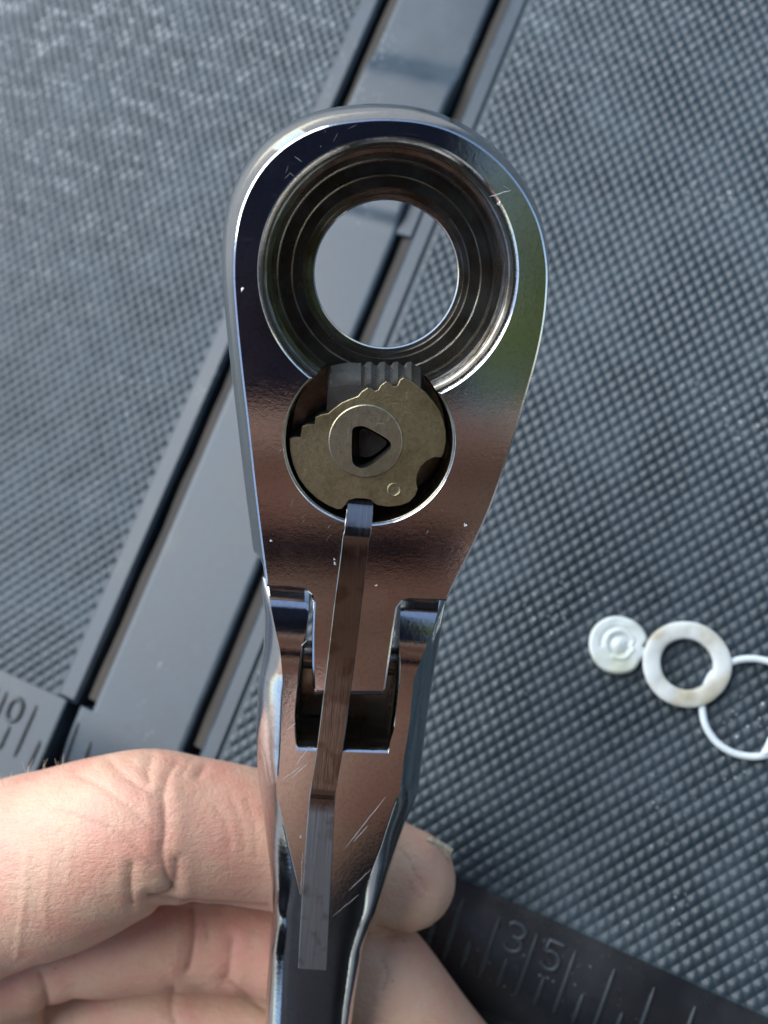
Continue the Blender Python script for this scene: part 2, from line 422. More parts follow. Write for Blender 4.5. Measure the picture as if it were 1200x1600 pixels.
# thin open ring passing under the washer
pts = [(1097, 1107), (1103, 1135), (1120, 1160), (1145, 1176), (1172, 1182), (1196, 1180), (1222, 1170), (1244, 1145), (1256, 1110), (1250, 1072), (1225, 1044), (1190, 1031), (1160, 1030), (1136, 1038), (1114, 1052), (1103, 1072), (1098, 1090)]
P = [px_lid(x, y, .75) for x, y in pts]
P0 = np.mean(P, axis=0); P0[2] = .42
Pc = catmull([p-P0 for p in P], 6, True)
V, Fc = tube(np.vstack([Pc, Pc[:1]]), .64, 10, False)
kv, kf = tube(catmull([px_lid(1190, 1182, .7)-P0, px_lid(1201, 1170, .85)-P0, px_lid(1206, 1150, .9)-P0], 4), [.55]*2+[.8]*4+[.7, .6, .3], 10)
V, Fc = join([(V, Fc), (kv, kf)])
o = mesh('plastic_ring', V, Fc, M_ring, None, 60); o.matrix_world = lid_matrix(P0)
tag(o, 'thin clear plastic ring at the picture edge, tucked under the washer', 'plastic ring')

# ------------------------------------------------------------------ ratchet frame
TAU, RHO, ROLL = math.radians(14.0), math.radians(1.2), math.radians(-5.6)
D0 = 118.0
nf = np.array([math.sin(RHO), -math.sin(TAU)*math.cos(RHO), math.cos(TAU)*math.cos(RHO)])
lx = np.array([math.cos(ROLL), math.sin(ROLL), 0]); lx = lx - nf*(lx@nf); lx /= np.linalg.norm(lx)
ly = np.cross(nf, lx)
RO = px_ray(607, 430)*D0
def P2(x, y, h=0.0):                          # pixel on the plane h mm above the ratchet face -> ratchet mm
    r = px_ray(x, y); t = (nf@RO + h)/(nf@r); q = t*r - RO
    return np.array([q@lx, q@ly, h])
Mrat = Matrix(np.array([RW@lx, RW@ly, RW@nf]).T.tolist()).to_4x4(); Mrat.translation = Vector(c2w(RO))
ratchet = empty('ratchet_wrench', Mrat, 'chrome flex-head ratchet wrench with empty round bore, held in the hand', 'ratchet')

head_out = [(416, 918), (407, 850), (396, 760), (385, 660), (375, 575), (367, 495), (363, 432), (365, 380), (374, 330), (393, 285), (421, 247), (460, 216), (507, 195), (560, 186), (610, 184), (660, 189), (707, 203), (752, 228), (791, 262), (822, 303), (844, 350), (855, 400), (857, 442), (852, 500), (840, 560), (820, 630), (796, 710), (770, 787), (742, 850), (716, 902), (698, 940)]
notch = [(660, 939), (640, 938), (629, 941), (622, 950), (616, 987), (609, 1035), (603, 1076), (598, 1083), (545, 1083), (494, 1082), (489, 1076), (487, 1037), (487, 990), (489, 942), (485, 930), (475, 922), (450, 919)]
ho = catmull([P2(*p)[:2] for p in head_out], 4)
no = np.array([P2(*p)[:2] for p in notch])
poly = np.vstack([ho, no])                    # image clockwise
wgt = np.array([1.0]*len(ho)+[0.0]*len(no)); wgt[:3] = wgt[len(ho)-3:len(ho)] = .3
area = .5*np.sum(poly[:, 0]*np.roll(poly[:, 1], -1)-np.roll(poly[:, 0], -1)*poly[:, 1])
if area < 0: poly = poly[::-1].copy(); wgt = wgt[::-1].copy()
tn = np.roll(poly, -1, 0)-np.roll(poly, 1, 0); nn_ = np.stack([tn[:, 1], -tn[:, 0]], 1); nn_ /= np.linalg.norm(nn_, axis=1)[:, None]
bul = wgt*(1.35+1.0*nn_[:, 1]-.75*nn_[:, 0])
bul = np.maximum(bul, 0.15*wgt)
layers = [(0, -.34, 0), (-.13, -.10, 0), (-.42, 0, 0), (-1.6, .05, .35), (-3.2, .05, .75), (-5.5, .0, 1), (-8.5, 0, 1), (-11, 0, .75), (-13.2, -.1, .3), (-13.8, -.5, 0)]
V = []; Fc = []; n = len(poly)
for z, off, b in layers:
    for p, q, bb in zip(poly, nn_, bul): V.append((*(p+q*(off+b*bb)), z))
for i in range(len(layers)-1):
    for k in range(n):
        k2 = (k+1) % n; Fc.append((i*n+k, (i+1)*n+k, (i+1)*n+k2, i*n+k2))
Fc.append(tuple(range(n))); Fc.append(tuple((len(layers)-1)*n+k for k in range(n-1, -1, -1)))
mi = [0 if i < 2 else 1 for i in range(len(layers)-1) for k in range(n)]+[0, 0]
head = mesh('head', V, Fc, [M_chrome, M_chrome_side, M_bore], ratchet, 20, mi)
cap_r = [(0.0, 0)]
def cutter(prof, seg, center, chrome_rows):
    V = []; Fc = []; mi = []
    V.append((center[0], center[1], prof[0][1])); 
    for r, z in prof:
        for k in range(seg):
            t = 2*math.pi*k/seg; V.append((center[0]+r*math.cos(t), center[1]+r*math.sin(t), z))
    V.append((center[0], center[1], prof[-1][1])); L = len(V)-1; m = len(prof)
    for k in range(seg):
        k2 = (k+1) % seg; Fc.append((0, 1+k, 1+k2)); mi.append(2)
    for i in range(m-1):
        for k in range(seg):
            k2 = (k+1) % seg; Fc.append((1+i*seg+k, 1+(i+1)*seg+k, 1+(i+1)*seg+k2, 1+i*seg+k2)); mi.append(0 if i in chrome_rows else 2)
    for k in range(seg):
        k2 = (k+1) % seg; Fc.append((L, 1+(m-1)*seg+k2, 1+(m-1)*seg+k)); mi.append(2)
    return mesh('cutter', V, Fc, [M_chrome, M_chrome_side, M_bore], ratchet, 20, mi)
bore_prof = [(16.75, .7), (15.75, -.35), (15.5, -.7), (15.42, -3.0), (15.25, -3.1), (15.25, -3.4), (15.42, -3.5), (15.4, -5.6), (14.95, -5.75), (14.9, -7.0), (14.35, -7.1), (14.15, -7.35), (14.12, -9.6), (14.3, -9.7), (14.3, -10.0), (12.7, -10.1), (12.5, -10.3), (12.5, -10.9), (11.2, -11.0), (11.1, -11.9), (10.5, -12.0), (10.4, -12.5), (9.9, -12.6), (9.75, -12.8), (9.75, -16)]
c_b = cutter(bore_prof, 128, (0, 0), (0, 1, 10, 22))
pc = P2(577, 691)
pawl_prof = [(11.75, .7), (10.95, -.15), (10.75, -.45), (10.75, -9.3), (10.5, -9.45)]
c_p = cutter(pawl_prof, 96, (pc[0], pc[1]), (0, 1))
for c_ in (c_p, c_b):
    md = head.modifiers.new('cut', 'BOOLEAN'); md.object = c_; md.operation = 'DIFFERENCE'; md.solver = 'EXACT'
me = eval_mesh(head); head.modifiers.clear(); head.data = me; finish(me, 20)
for c_ in (c_p, c_b): bpy.data.objects.remove(c_)

# ---- handle: fork, flat facet narrowing to a point, then a round shank
flatL = [(412, 921), (424, 965), (438, 1018), (442, 1063), (439, 1088), (436, 1177), (431, 1234), (441, 1285), (455, 1345), (469, 1398), (478, 1450), (480, 1620), (480, 1800)]
flatR = [(694, 943), (678, 987), (655, 1037), (646, 1063), (640, 1129), (630, 1192), (625, 1237), (614, 1265), (596, 1322), (577, 1367), (552, 1404), (524, 1450), (505, 1620), (500, 1800)]
outL = [(408, 921), (413, 960), (411, 1012), (402, 1075), (399, 1150), (402, 1215), (411, 1280), (424, 1370), (427, 1420), (421, 1465), (417, 1540), (414, 1600), (408, 1800)]
outR = [(697, 943), (688, 1000), (675, 1075), (665, 1145), (654, 1240), (629, 1300), (603, 1376), (586, 1420), (570, 1465), (558, 1544), (551, 1600), (540, 1800)]
def curve(px, h):
    q = np.array([P2(x, y, h) for x, y in px]); o_ = np.argsort(q[:, 1]); return q[o_]
cL, cR, oL, oR = curve(flatL, 0), curve(flatR, 0), curve(outL, -4.5), curve(outR, -4.5)
H = 11.0; EAR = 5.5; EARL = 11.0
y_end = .5*(P2(414, 921)[1]+P2(694, 943)[1]) - .1
y_piv = y_end - EARL
st = [y_piv + EARL*math.sin(a) for a in np.radians([89.5, 87, 82, 74, 65, 55, 45, 35, 25, 15, 7])] + list(np.arange(y_piv, P2(500, 1790)[1], -.9))
V = []; Fc = []; NT, NQ = 9, 17
for y in st:
    d = max(0, y-y_piv); dz = EAR-EAR*math.sqrt(max(0, 1-(d/EARL)**2))
    xl, xr = np.interp(y, cL[:, 1], cL[:, 0]), np.interp(y, cR[:, 1], cR[:, 0])
    xol, xor_ = np.interp(y, oL[:, 1], oL[:, 0]), np.interp(y, oR[:, 1], oR[:, 0])
    k_round = min(1, max(0, (P2(500, 1300)[1]-y)/14.0))         # 0 where the facet is crisp, 1 on the shank
    hh = (H/2-dz); zc = -H/2
    sag = k_round*0.0
    ring = []
    wf = xr-xl; es = min(.18, wf*.2); tx = [xl, xl+es]+[xl+es+(wf-2*es)*k/(NT-3) for k in range(1, NT-3)]+[xr-es, xr]
    for x in tx: ring.append((x, zc+hh))
    th0 = math.radians(70*(1-k_round)); ex = 1-.38*k_round
    s0 = math.sin(th0); c0 = math.cos(th0)
    def quarter(xf, xo):
        o_ = []
        for k in range(1, NQ):
            th = th0+(math.pi/2-th0)*(k/(NQ-1))**1.5
            o_.append((xf+(xo-xf)*max(0, (math.sin(th)-s0)/(1-s0))**ex, max(0, math.cos(th)/c0)**ex))
        return o_
    qr, ql = quarter(xr, xor_), quarter(xl, xol)
    ring += [(x, zc+hh*c) for x, c in qr]
    ring += [(x, zc-hh*c) for x, c in qr[::-1][1:]]
    ring += [(xr-(xr-xl)*k/(NT-1), zc-hh) for k in range(NT)]
    ring += [(x, zc-hh*c) for x, c in ql]
    ring += [(x, zc+hh*c) for x, c in ql[::-1][1:]]
    V += [(x, y, z) for x, z in ring]
m = len(ring)
for i in range(len(st)-1):
    for k in range(m):
        k2 = (k+1) % m; Fc.append((i*m+k, i*m+k2, (i+1)*m+k2, (i+1)*m+k))
Fc.append(tuple(range(m-1, -1, -1))); Fc.append(tuple((len(st)-1)*m+k for k in range(m)))
top_cols = set(range(NT-1))
mi = []
for i in range(len(st)-1):
    for k in range(m): mi.append(0)
mi += [0, 0]
handle = mesh('handle', V, Fc, [M_chrome, M_chrome_side, M_bore], ratchet, 38, mi)
# fork slot
sl_px = [(465, 1168), (606, 1172), (610, 1139), (619, 1066), (625, 987), (632, 900), (630, 860), (480, 850), (481, 900), (481, 961), (475, 1012), (466, 1113)]
sp = np.array([P2(*p)[:2] for p in sl_px])
sp = sp[::-1] if .5*np.sum(sp[:, 0]*np.roll(sp[:, 1], -1)-np.roll(sp[:, 0], -1)*sp[:, 1]) < 0 else sp
tn = np.roll(sp, -1, 0)-np.roll(sp, 1, 0); q = np.stack([tn[:, 1], -tn[:, 0]], 1); q /= np.linalg.norm(q, axis=1)[:, None]
V = []; lay = [(.5, .95), (-.5, .05), (-.9, 0), (-14, 0)]
for z, off in lay: V += [(*(p+qq*off), z) for p, qq in zip(sp, q)]
n = len(sp); Fc = [tuple(range(n)), tuple(3*n+k for k in range(n-1, -1, -1))]
mi = [0, 2]
for i in range(3):
    for k in range(n):
        k2 = (k+1) % n; Fc.append((i*n+k, (i+1)*n+k, (i+1)*n+k2, i*n+k2)); mi.append(0 if i < 1 else 2)
c_s = mesh('cutter', V, Fc, [M_chrome, M_chrome_side, M_bore], ratchet, 24, mi)
md = handle.modifiers.new('cut', 'BOOLEAN'); md.object = c_s; md.operation = 'DIFFERENCE'; md.solver = 'EXACT'
me = eval_mesh(handle); handle.modifiers.clear(); handle.data = me; finish(me, 38); bpy.data.objects.remove(c_s)
# floor of the joint seen through the slot, and the pivot pin across it
fy0, fy1 = P2(540, 1168)[1]-.5, P2(540, 1090)[1]+7
xs0, xs1 = P2(480, 1060)[0]+.1, P2(612, 1060)[0]-.1
mesh('fork_web', *box(xs0-1.5, xs1+1.5, fy0, fy0+9.5, -10.6, -9.6, .4), M_bore, ratchet)
V, Fc = tube([(P2(420, 960)[0]+1.2, y_piv, -5.6), (P2(680, 960)[0]-1.2, y_piv, -5.6)], 2.0, 20)
mesh('pivot_pin', V, Fc, M_bore, ratchet)
# rolled lower edge of the head tongue
a_, b_2 = P2(490, 1083), P2(598, 1083)
V, Fc = tube([(a_[0]+.1, a_[1]+.15, -1.35), (b_2[0]-.1, b_2[1]+.15, -1.35)], .95, 20)
mesh('tongue_edge', V, Fc, M_chrome, ratchet)
# scratches on the face
sc_px = [((538, 1327), (603, 1245)), ((552, 1316), (575, 1290)), ((545, 1392), (580, 1358)), ((520, 1432), (560, 1398)), ((441, 1218), (472, 1196)), ((455, 1216), (482, 1192)), ((462, 1195), (480, 1172)), ((432, 1240), (469, 1398)), ((470, 1398), (473, 1330)), ((449, 1140), (462, 1130)), ((765, 308), (798, 297)), ((540, 1500), (551, 1475)), ((540, 1600), (548, 1480)),
         ((470, 1010), (480, 1000))]
parts = []
for (a, b) in sc_px:
    p, q_ = P2(*a, .004), P2(*b, .004)
    if a[1] > 1395 and a[0] > 530: continue
    path = [p+(q_-p)*s+np.array([random.uniform(-.05, .05), random.uniform(-.05, .05), 0]) for s in np.linspace(0, 1, 9)]
    parts.append(tube(path, [.01, .03, .05, .035, .05, .03, .045, .025, .01], 6, True, .25))
for (x, y) in [(377, 452), (525, 873), (779, 318), (588, 917), (470, 1307), (424, 846), (484, 1311), (523, 880), (728, 820)]:
    p = P2(x, y, .004)
    path = [p+np.array([random.uniform(-.25, .25), random.uniform(-.25, .25), 0]) for s in range(4)]
    parts.append(tube(path, [.06, .14, .12, .05], 6, True, .3))
for i in range(260):
    x, y = random.uniform(430, 800), random.uniform(200, 1180)
    p = P2(x, y, .003); r = np.hypot(p[0], p[1]); rp = np.hypot(p[0]-pc[0], p[1]-pc[1])
    if r < 16.6 or rp < 11.5: continue
    L_ = random.uniform(.15, 1.4); an = random.choice([.7, .9, -.5, 1.3])+random.uniform(-.2, .2)
    dv = np.array([math.cos(an), math.sin(an), 0])*L_
    if abs(np.hypot(*(p+dv)[:2])) > 18.4 and p[1] > 0 or abs((p+dv)[0]) > np.interp(p[1], [-45, -12], [7, 14]): continue
    if p[1]-3 < y_end+2 : continue
    parts.append(tube([p, p+dv*.5, p+dv], [.005, random.uniform(.008, .022), .005], 5, True, .3))
V, Fc = join(parts); s_ = mesh('scratch', V, Fc, M_scratch, ratchet); tag(s_, kind='stuff')

# ------------------------------------------------------------------ pawl
pz = -1.0
pw = [(205, 415), (228, 408), (255, 410), (258, 385), (262, 362), (290, 350), (318, 352), (322, 320), (350, 308), (378, 303), (400, 285), (440, 255), (480, 238), (512, 226), (530, 204), (555, 188), (572, 192), (588, 203), (602, 198), (615, 176), (638, 161), (655, 170), (670, 183), (688, 180), (700, 152), (718, 142), (745, 155), (780, 182), (815, 213), (850, 247), (880, 292), (895, 335), (905, 380), (906, 430), (897, 478), (885, 500), (852, 500), (820, 515), (795, 540), (775, 575), (772, 610), (778, 640), (768, 670), (740, 700), (700, 715), (650, 720), (600, 714), (585, 704), (570, 690), (540, 684), (500, 683), (472, 692), (456, 712), (440, 731), (420, 732), (380, 716), (330, 685), (282, 640), (246, 590), (221, 530), (208, 470)]
def pwpx(p): return (380+p[0]/2.857, 540+p[1]/2.857)
pp = np.array([P2(*pwpx(p), pz)[:2] for p in pw])
if .5*np.sum(pp[:, 0]*np.roll(pp[:, 1], -1)-np.roll(pp[:, 0], -1)*pp[:, 1]) < 0: pp = pp[::-1].copy()
tn = np.roll(pp, -1, 0)-np.roll(pp, 1, 0); q = np.stack([tn[:, 1], -tn[:, 0]], 1); q /= np.linalg.norm(q, axis=1)[:, None]
pctr = P2(577, 691, pz)
Mp = Mrat @ Matrix.Translation(Vector(pctr*MM))
pawl = empty('pawl', Mp, 'oily bronze-toned toothed pawl disc sitting in the round pocket below the bore', 'pawl')
V = []; n = len(pp)
for z, off in [(0, -.10), (-.12, 0), (-2.5, 0), (-5.5, 0), (-8.35, 0)]: V += [(*(p+a*off-pctr[:2]), z) for p, a in zip(pp, q)]
tri = [(485, 395), (489, 372), (505, 360), (530, 358), (555, 366), (600, 390), (645, 418), (660, 440), (655, 462), (625, 490), (590, 518), (560, 538), (530, 546), (503, 537), (487, 515), (484, 455)]
th = np.array([P2(*pwpx(p), pz)[:2]-pctr[:2] for p in tri]); thc = catmull(th, 3, True); nh = len(thc)
hole_c = thc.mean(0)
# body
Fc = [tuple(range(n)), tuple(4*n+k for k in range(n-1, -1, -1))]; mi = [0, 1]
for i in range(4):
    for k in range(n):
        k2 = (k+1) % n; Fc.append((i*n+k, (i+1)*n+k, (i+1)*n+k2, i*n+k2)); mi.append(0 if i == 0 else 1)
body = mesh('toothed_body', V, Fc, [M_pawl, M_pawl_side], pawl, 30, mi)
V = []
for z, s in [(1, 1.0), (-6, 1.0)]: V += [(*(hole_c+(p-hole_c)*s), z) for p in thc]
Fc = [tuple(range(nh)), tuple(nh+k for k in range(nh-1, -1, -1))]+[(k, nh+k, nh+(k+1) % nh, (k+1) % nh) for k in range(nh)]
ar = .5*np.sum(thc[:, 0]*np.roll(thc[:, 1], -1)-np.roll(thc[:, 0], -1)*thc[:, 1])
if ar < 0: Fc = [f[::-1] for f in Fc]
tcut = mesh('cutter', V, Fc, [M_pawl, M_pawl_side], pawl, 30, [1]*len(Fc))
md = body.modifiers.new('cut', 'BOOLEAN'); md.object = tcut; md.operation = 'DIFFERENCE'; md.solver = 'EXACT'
me = eval_mesh(body); body.modifiers.clear(); body.data = me; finish(me, 30)
# ribbed block under the plate, facing the bore
blk = [(512, 640), (510, 612), (512, 578), (518, 571), (540, 567), (564, 567)]
for k in range(4): blk += [(568+k*21, 572), (573+k*21, 566), (580+k*21, 565), (585+k*21, 570)]
blk += [(657, 574), (664, 600), (668, 650), (640, 690), (540, 690)]
def layer(z, dy): return np.array([P2(x, y+(dy if y < 620 else 0), z)[:2]-pctr[:2] for x, y in blk])
nb = len(blk); V = []
for z, dy in [(-1.9, 34), (-2.6, 27), (-5.5, 12), (-8.3, 0)]: V += [(*p, z+1.0) for p in layer(z, dy)]
Fc = [tuple(range(nb)), tuple(3*nb+k for k in range(nb-1, -1, -1))]
for i in range(3):
    for k in range(nb):
        k2 = (k+1) % nb; Fc.append((i*nb+k, (i+1)*nb+k, (i+1)*nb+k2, i*nb+k2))
a0 = layer(-8.3, 0)
if .5*np.sum(a0[:, 0]*np.roll(a0[:, 1], -1)-np.roll(a0[:, 0], -1)*a0[:, 1]) < 0: Fc = [f[::-1] for f in Fc]
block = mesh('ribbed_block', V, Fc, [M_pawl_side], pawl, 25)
md = block.modifiers.new('cut', 'BOOLEAN'); md.object = tcut; md.operation = 'DIFFERENCE'; md.solver = 'EXACT'
me = eval_mesh(block); block.modifiers.clear(); block.data = me; finish(me, 25)
# raised boss ring round the hole
bc = P2(*pwpx((546, 427)), pz)[:2]-pctr[:2]; br = abs(P2(*pwpx((712, 427)), pz)[0]-P2(*pwpx((546, 427)), pz)[0])
seg = 96; V = []; ring2 = []
for z, r in [(-.3, br), (.10, br-.02), (.20, br-.14)]:
    V += [(bc[0]+r*math.cos(2*math.pi*k/seg), bc[1]+r*math.sin(2*math.pi*k/seg), z) for k in range(seg)]
V = V; Fc = [tuple(2*seg+k for k in range(seg)), tuple(k for k in range(seg-1, -1, -1))]
for i in range(2):
    for k in range(seg): Fc.append((i*seg+k, i*seg+(k+1) % seg, (i+1)*seg+(k+1) % seg, (i+1)*seg+k))
boss = mesh('boss', V, Fc, [M_boss, M_pawl_side], pawl, 30)
md = boss.modifiers.new('cut', 'BOOLEAN'); md.object = tcut; md.operation = 'DIFFERENCE'; md.solver = 'EXACT'
me = eval_mesh(boss); boss.modifiers.clear(); boss.data = me; finish(me, 30); bpy.data.objects.remove(tcut)
# shaft end at the bottom of the hole
sh = [(515, 385), (530, 366), (560, 372), (630, 415), (645, 435), (625, 462), (570, 498), (525, 500), (514, 480), (513, 430)]
sp_ = catmull(np.array([P2(*pwpx(p), pz-2.2)[:2]-pctr[:2] for p in sh]), 3, True); ns = len(sp_)
if .5*np.sum(sp_[:, 0]*np.roll(sp_[:, 1], -1)-np.roll(sp_[:, 0], -1)*sp_[:, 1]) < 0: sp_ = sp_[::-1].copy()
V = [(*p, -2.4) for p in sp_]+[(*(sp_.mean(0)+(p-sp_.mean(0))*.93), -2.2) for p in sp_]+[(*p, -5.9) for p in sp_]
Fc = [tuple(ns+k for k in range(ns))]
for k in range(ns): k2 = (k+1) % ns; Fc += [(k, k2, ns+k2, ns+k), (2*ns+k, 2*ns+k2, k2, k)]
mesh('shaft_end', V, Fc, M_pit, pawl, 30)
dc = P2(*pwpx((673, 643)), pz)[:2]-pctr[:2]
prof = [(0.02, .05), (.35, .03), (.62, .02), (.80, .10), (.92, .06), (.97, -.1)]
V, Fc = revolve(prof, 28, False); V = [(x+dc[0], y+dc[1], z) for x, y, z in V]
mesh('dimple', V, Fc, M_pawl, pawl, 40)

# ------------------------------------------------------------------ flat steel strip
strip_px = [  # centre x, y, width px, height over the face
    (564, 781, 41, -1.75), (563, 790, 42, -1.5), (562, 803, 42, -.75), (560, 818, 42, .0), (559, 830, 42, .42), (556, 842, 42, .62), (553, 870, 42, .66), (543, 950, 43, .62), (536, 1010, 43, .6), (526, 1090, 42, .55), (517, 1160, 41, .5), (508, 1215, 40, .45), (506, 1228, 40, .47), (504, 1240, 40, .60), (503, 1255, 41, .90), (499, 1310, 42, 1.6), (495, 1380, 43, 2.4), (491, 1450, 44, 3.1), (488, 1513, 44, 3.6)]
q = catmull(np.array(strip_px, float), 4)
top = []; V = []; TH = .42
P_ = [P2(x, y, h) for x, y, w_, h in q]; base = P_[-1]
for p, (x, y, w_, h) in zip(P_, q):
    wl = np.linalg.norm(P2(x+w_/2, y, h)-P2(x-w_/2, y, h)); e = .10
    for dx, dz in [(-.5*wl, -TH/2), (-.5*wl, TH/2-e), (-.5*wl+e, TH/2), (-.25*wl, TH/2), (.25*wl, TH/2), (.5*wl-e, TH/2), (.5*wl, TH/2-e), (.5*wl, -TH/2)]:
        V.append(p+np.array([dx, 0, dz])-base)
m = 8; Fc = []
for i in range(len(q)-1):
    for k in range(m): k2 = (k+1) % m; Fc.append((i*m+k, (i+1)*m+k, (i+1)*m+k2, i*m+k2))
Fc.append(tuple(range(m))); Fc.append(tuple((len(q)-1)*m+k for k in range(m-1, -1, -1)))
o = mesh('steel_strip', V, Fc, M_strip, None, 35); o.matrix_world = Mrat @ Matrix.Translation(Vector(base*MM))
tag(o, 'narrow flat dark steel strip lying along the ratchet handle, its tip in the pawl notch', 'steel strip')

# ------------------------------------------------------------------ the hand
def P3(x, y, d): return px_ray(x, y)*d
def capsule_chain(pts, n=6, flat=1.0):
    """pts: (x px, y px, depth mm, radius mm) -> tapered round limb with rounded ends"""
    Q = catmull([(*P3(x, y, d), r) for x, y, d, r in pts], n)
    a, b = Q[0], Q[-1]
    def capend(e, nxt):
        dirv = e[:3]-nxt[:3]; dirv /= np.linalg.norm(dirv); out = []
        for t in (20, 40, 58, 73, 84): out.append((*(e[:3]+dirv*e[3]*math.sin(math.radians(t))), e[3]*math.cos(math.radians(t))))
        return out
    Q = np.array(capend(a, Q[1])[::-1]+Q.tolist()+capend(b, Q[-2]))
    return tube(Q[:, :3], Q[:, 3], 56)
def sculpt(parts, voxel, smooth, name, mat, parent, post=None, place=True):
    V, Fc = join(parts)
    o = mesh(name, c2w(np.array(V)), Fc, mat, None, 180, None, 1.0)
    md = o.modifiers.new('r', 'REMESH'); md.mode = 'VOXEL'; md.voxel_size = voxel*MM; md.use_smooth_shade = True
    md = o.modifiers.new('s', 'SMOOTH'); md.factor = .5; md.iterations = smooth
    me = eval_mesh(o); o.modifiers.clear(); o.data = me
    if post: post(me)
    me.polygons.foreach_set('use_smooth', [True]*len(me.polygons)); me.update()
    if parent:
        o.parent = parent; o.matrix_parent_inverse = parent.matrix_world.inverted()
    return o
index = [(-420, 1600, 172, 17), (-150, 1440, 160, 15.5), (0, 1369, 153.5, 14.6), (90, 1343, 151, 14.2), (170, 1312, 149.5, 13.1), (230, 1292, 149, 11.9), (290, 1294, 150.5, 11.1), (360, 1302, 153, 10.7), (440, 1318, 157, 10.5), (520, 1340, 159, 10.1), (590, 1362, 159.5, 9.3), (634, 1373, 159.5, 8.3)]
middle = [(-380, 1720, 185, 17), (-60, 1520, 173, 13), (90, 1462, 166, 10.5), (170, 1458, 165, 10.2), (250, 1455, 165, 9.8), (325, 1462, 166, 8.9), (400, 1472, 166, 8.6), (470, 1490, 166, 8.8), (540, 1515, 166.5, 8.8), (580, 1530, 167, 8)]
ring_f = [(-380, 1800, 192, 17), (0, 1620, 180, 11), (130, 1586, 180, 9.6), (230, 1588, 179, 9.4), (330, 1600, 178, 9.2), (430, 1616, 177, 9.0), (540, 1640, 174, 8.2)]
little = [(-380, 1900, 198, 15), (0, 1760, 190, 11), (200, 1720, 184, 9), (360, 1730, 184, 9), (480, 1750, 184, 8)]
mount = [(-180, 1640, 168, 9), (-60, 1600, 168, 8.5), (15, 1585, 170, 6.5)]
thumb = [(980, 2150, 180, 16), (830, 1880, 172, 14), (730, 1740, 167, 12.2), (655, 1630, 164, 10.8), (590, 1530, 163, 10.0), (560, 1490, 163, 9.0)]
palm = [(-700, 1750, 196, 26), (-480, 1800, 205, 30), (-150, 1900, 208, 24), (300, 2050, 205, 24), (700, 2150, 195, 22), (930, 2120, 184, 18)]
wrist = [(-700, 1750, 196, 26), (-1000, 1900, 190, 27), (-1500, 2150, 150, 30)]
creases = [ # pixel polyline, depth mm, width mm
    ([(254, 1245), (257, 1290), (253, 1340), (262, 1375), (272, 1392)], .75, .9),
    ([(276, 1345), (274, 1375), (262, 1397), (232, 1404)], .7, .8),
    ([(205, 1352), (203, 1385), (207, 1412)], .6, .7),
    ([(232, 1404), (300, 1408), (420, 1416)], .5, .8),
    ([(168, 1186), (190, 1210), (215, 1228), (240, 1245)], .35, .6), ([(236, 1180), (230, 1205), (233, 1222)], .4, .6),
    ([(278, 1188), (262, 1210), (256, 1235)], .4, .6), ([(320, 1196), (310, 1212)], .35, .6), ([(296, 1190), (284, 1208)], .25, .5),
    ([(120, 1212), (160, 1232), (200, 1262), (240, 1300)], .22, .6), ([(95, 1265), (140, 1280), (190, 1305), (235, 1350)], .2, .6),
    ([(335, 1262), (352, 1290), (358, 1330)], .12, .5), ([(362, 1250), (376, 1285), (382, 1330)], .12, .5), ([(386, 1250), (396, 1290), (399, 1340)], .12, .45),
    ([(300, 1420), (304, 1450), (300, 1490), (294, 1515)], .8, .9), ([(361, 1466), (358, 1500), (354, 1530)], .6, .8), ([(320, 1440), (326, 1470)], .2, .7),
    ([(60, 1525), (72, 1560), (74, 1600)], 1.0, 1.0), ([(270, 1545), (266, 1575), (272, 1600)], .4, .9), ([(352, 1530), (390, 1560), (415, 1580)], .4, .9),
    ([(628, 1326), (642, 1345), (652, 1368), (668, 1392)], .22, .5), ([(640, 1378), (648, 1395), (658, 1402)], .15, .4),
    ([(590, 1448), (610, 1455), (625, 1456)], .5, .6), ([(596, 1500), (606, 1520), (600, 1545)], .2, .5),
]
ridges = [([(42, 1330), (38, 1400), (26, 1495)], .16, .35), ([(77, 1345), (70, 1400), (72, 1450)], .12, .3), ([(112, 1320), (106, 1375)], .12, .3)]
def seg_dist(px, line):
    d = np.full(len(px), 1e9); L = catmull(np.array(line, float), 4)
    for a, b in zip(L[:-1], L[1:]):
        ab = b-a; t = np.clip(((px-a)@ab)/(ab@ab+1e-9), 0, 1)
        d = np.minimum(d, np.linalg.norm(px-(a+t[:, None]*ab), axis=1))
    return d
def hand_post(me):
    n = len(me.vertices); co = np.empty(n*3); me.vertices.foreach_get('co', co); co = co.reshape(-1, 3)
    no_ = np.empty(n*3); me.vertices.foreach_get('normal', no_); no_ = no_.reshape(-1, 3)
    pc_ = (co/MM-CAM)@RW; nc = no_@RW
    px = np.stack([600+F*pc_[:, 0]/-pc_[:, 2], 800-F*pc_[:, 1]/-pc_[:, 2]], 1)
    face = np.clip((nc[:, 2]+.15)*2.2, 0, 1)
    disp = np.zeros(n); cr = np.zeros(n)
    for line, dep, wd in creases:
        d = seg_dist(px, line)/10.0
        g = np.exp(-(d/(wd*.55))**2)
        disp -= dep*.42*g*face; disp -= dep*.25*np.exp(-(d/(wd*2.2))**2)*face; disp += dep*.18*np.exp(-((d-wd*2.4)/(wd*1.3))**2)*face
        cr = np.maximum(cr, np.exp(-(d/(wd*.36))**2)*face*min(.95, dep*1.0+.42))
    for line, dep, wd in ridges:
        d = seg_dist(px, line)/10.0; disp += dep*np.exp(-(d/wd)**2)*face
    co = co+no_*(disp*MM)[:, None]
    me.vertices.foreach_set('co', co.ravel())
    at = me.attributes.new('crease', 'FLOAT', 'POINT'); at.data.foreach_set('value', cr.astype(np.float32))
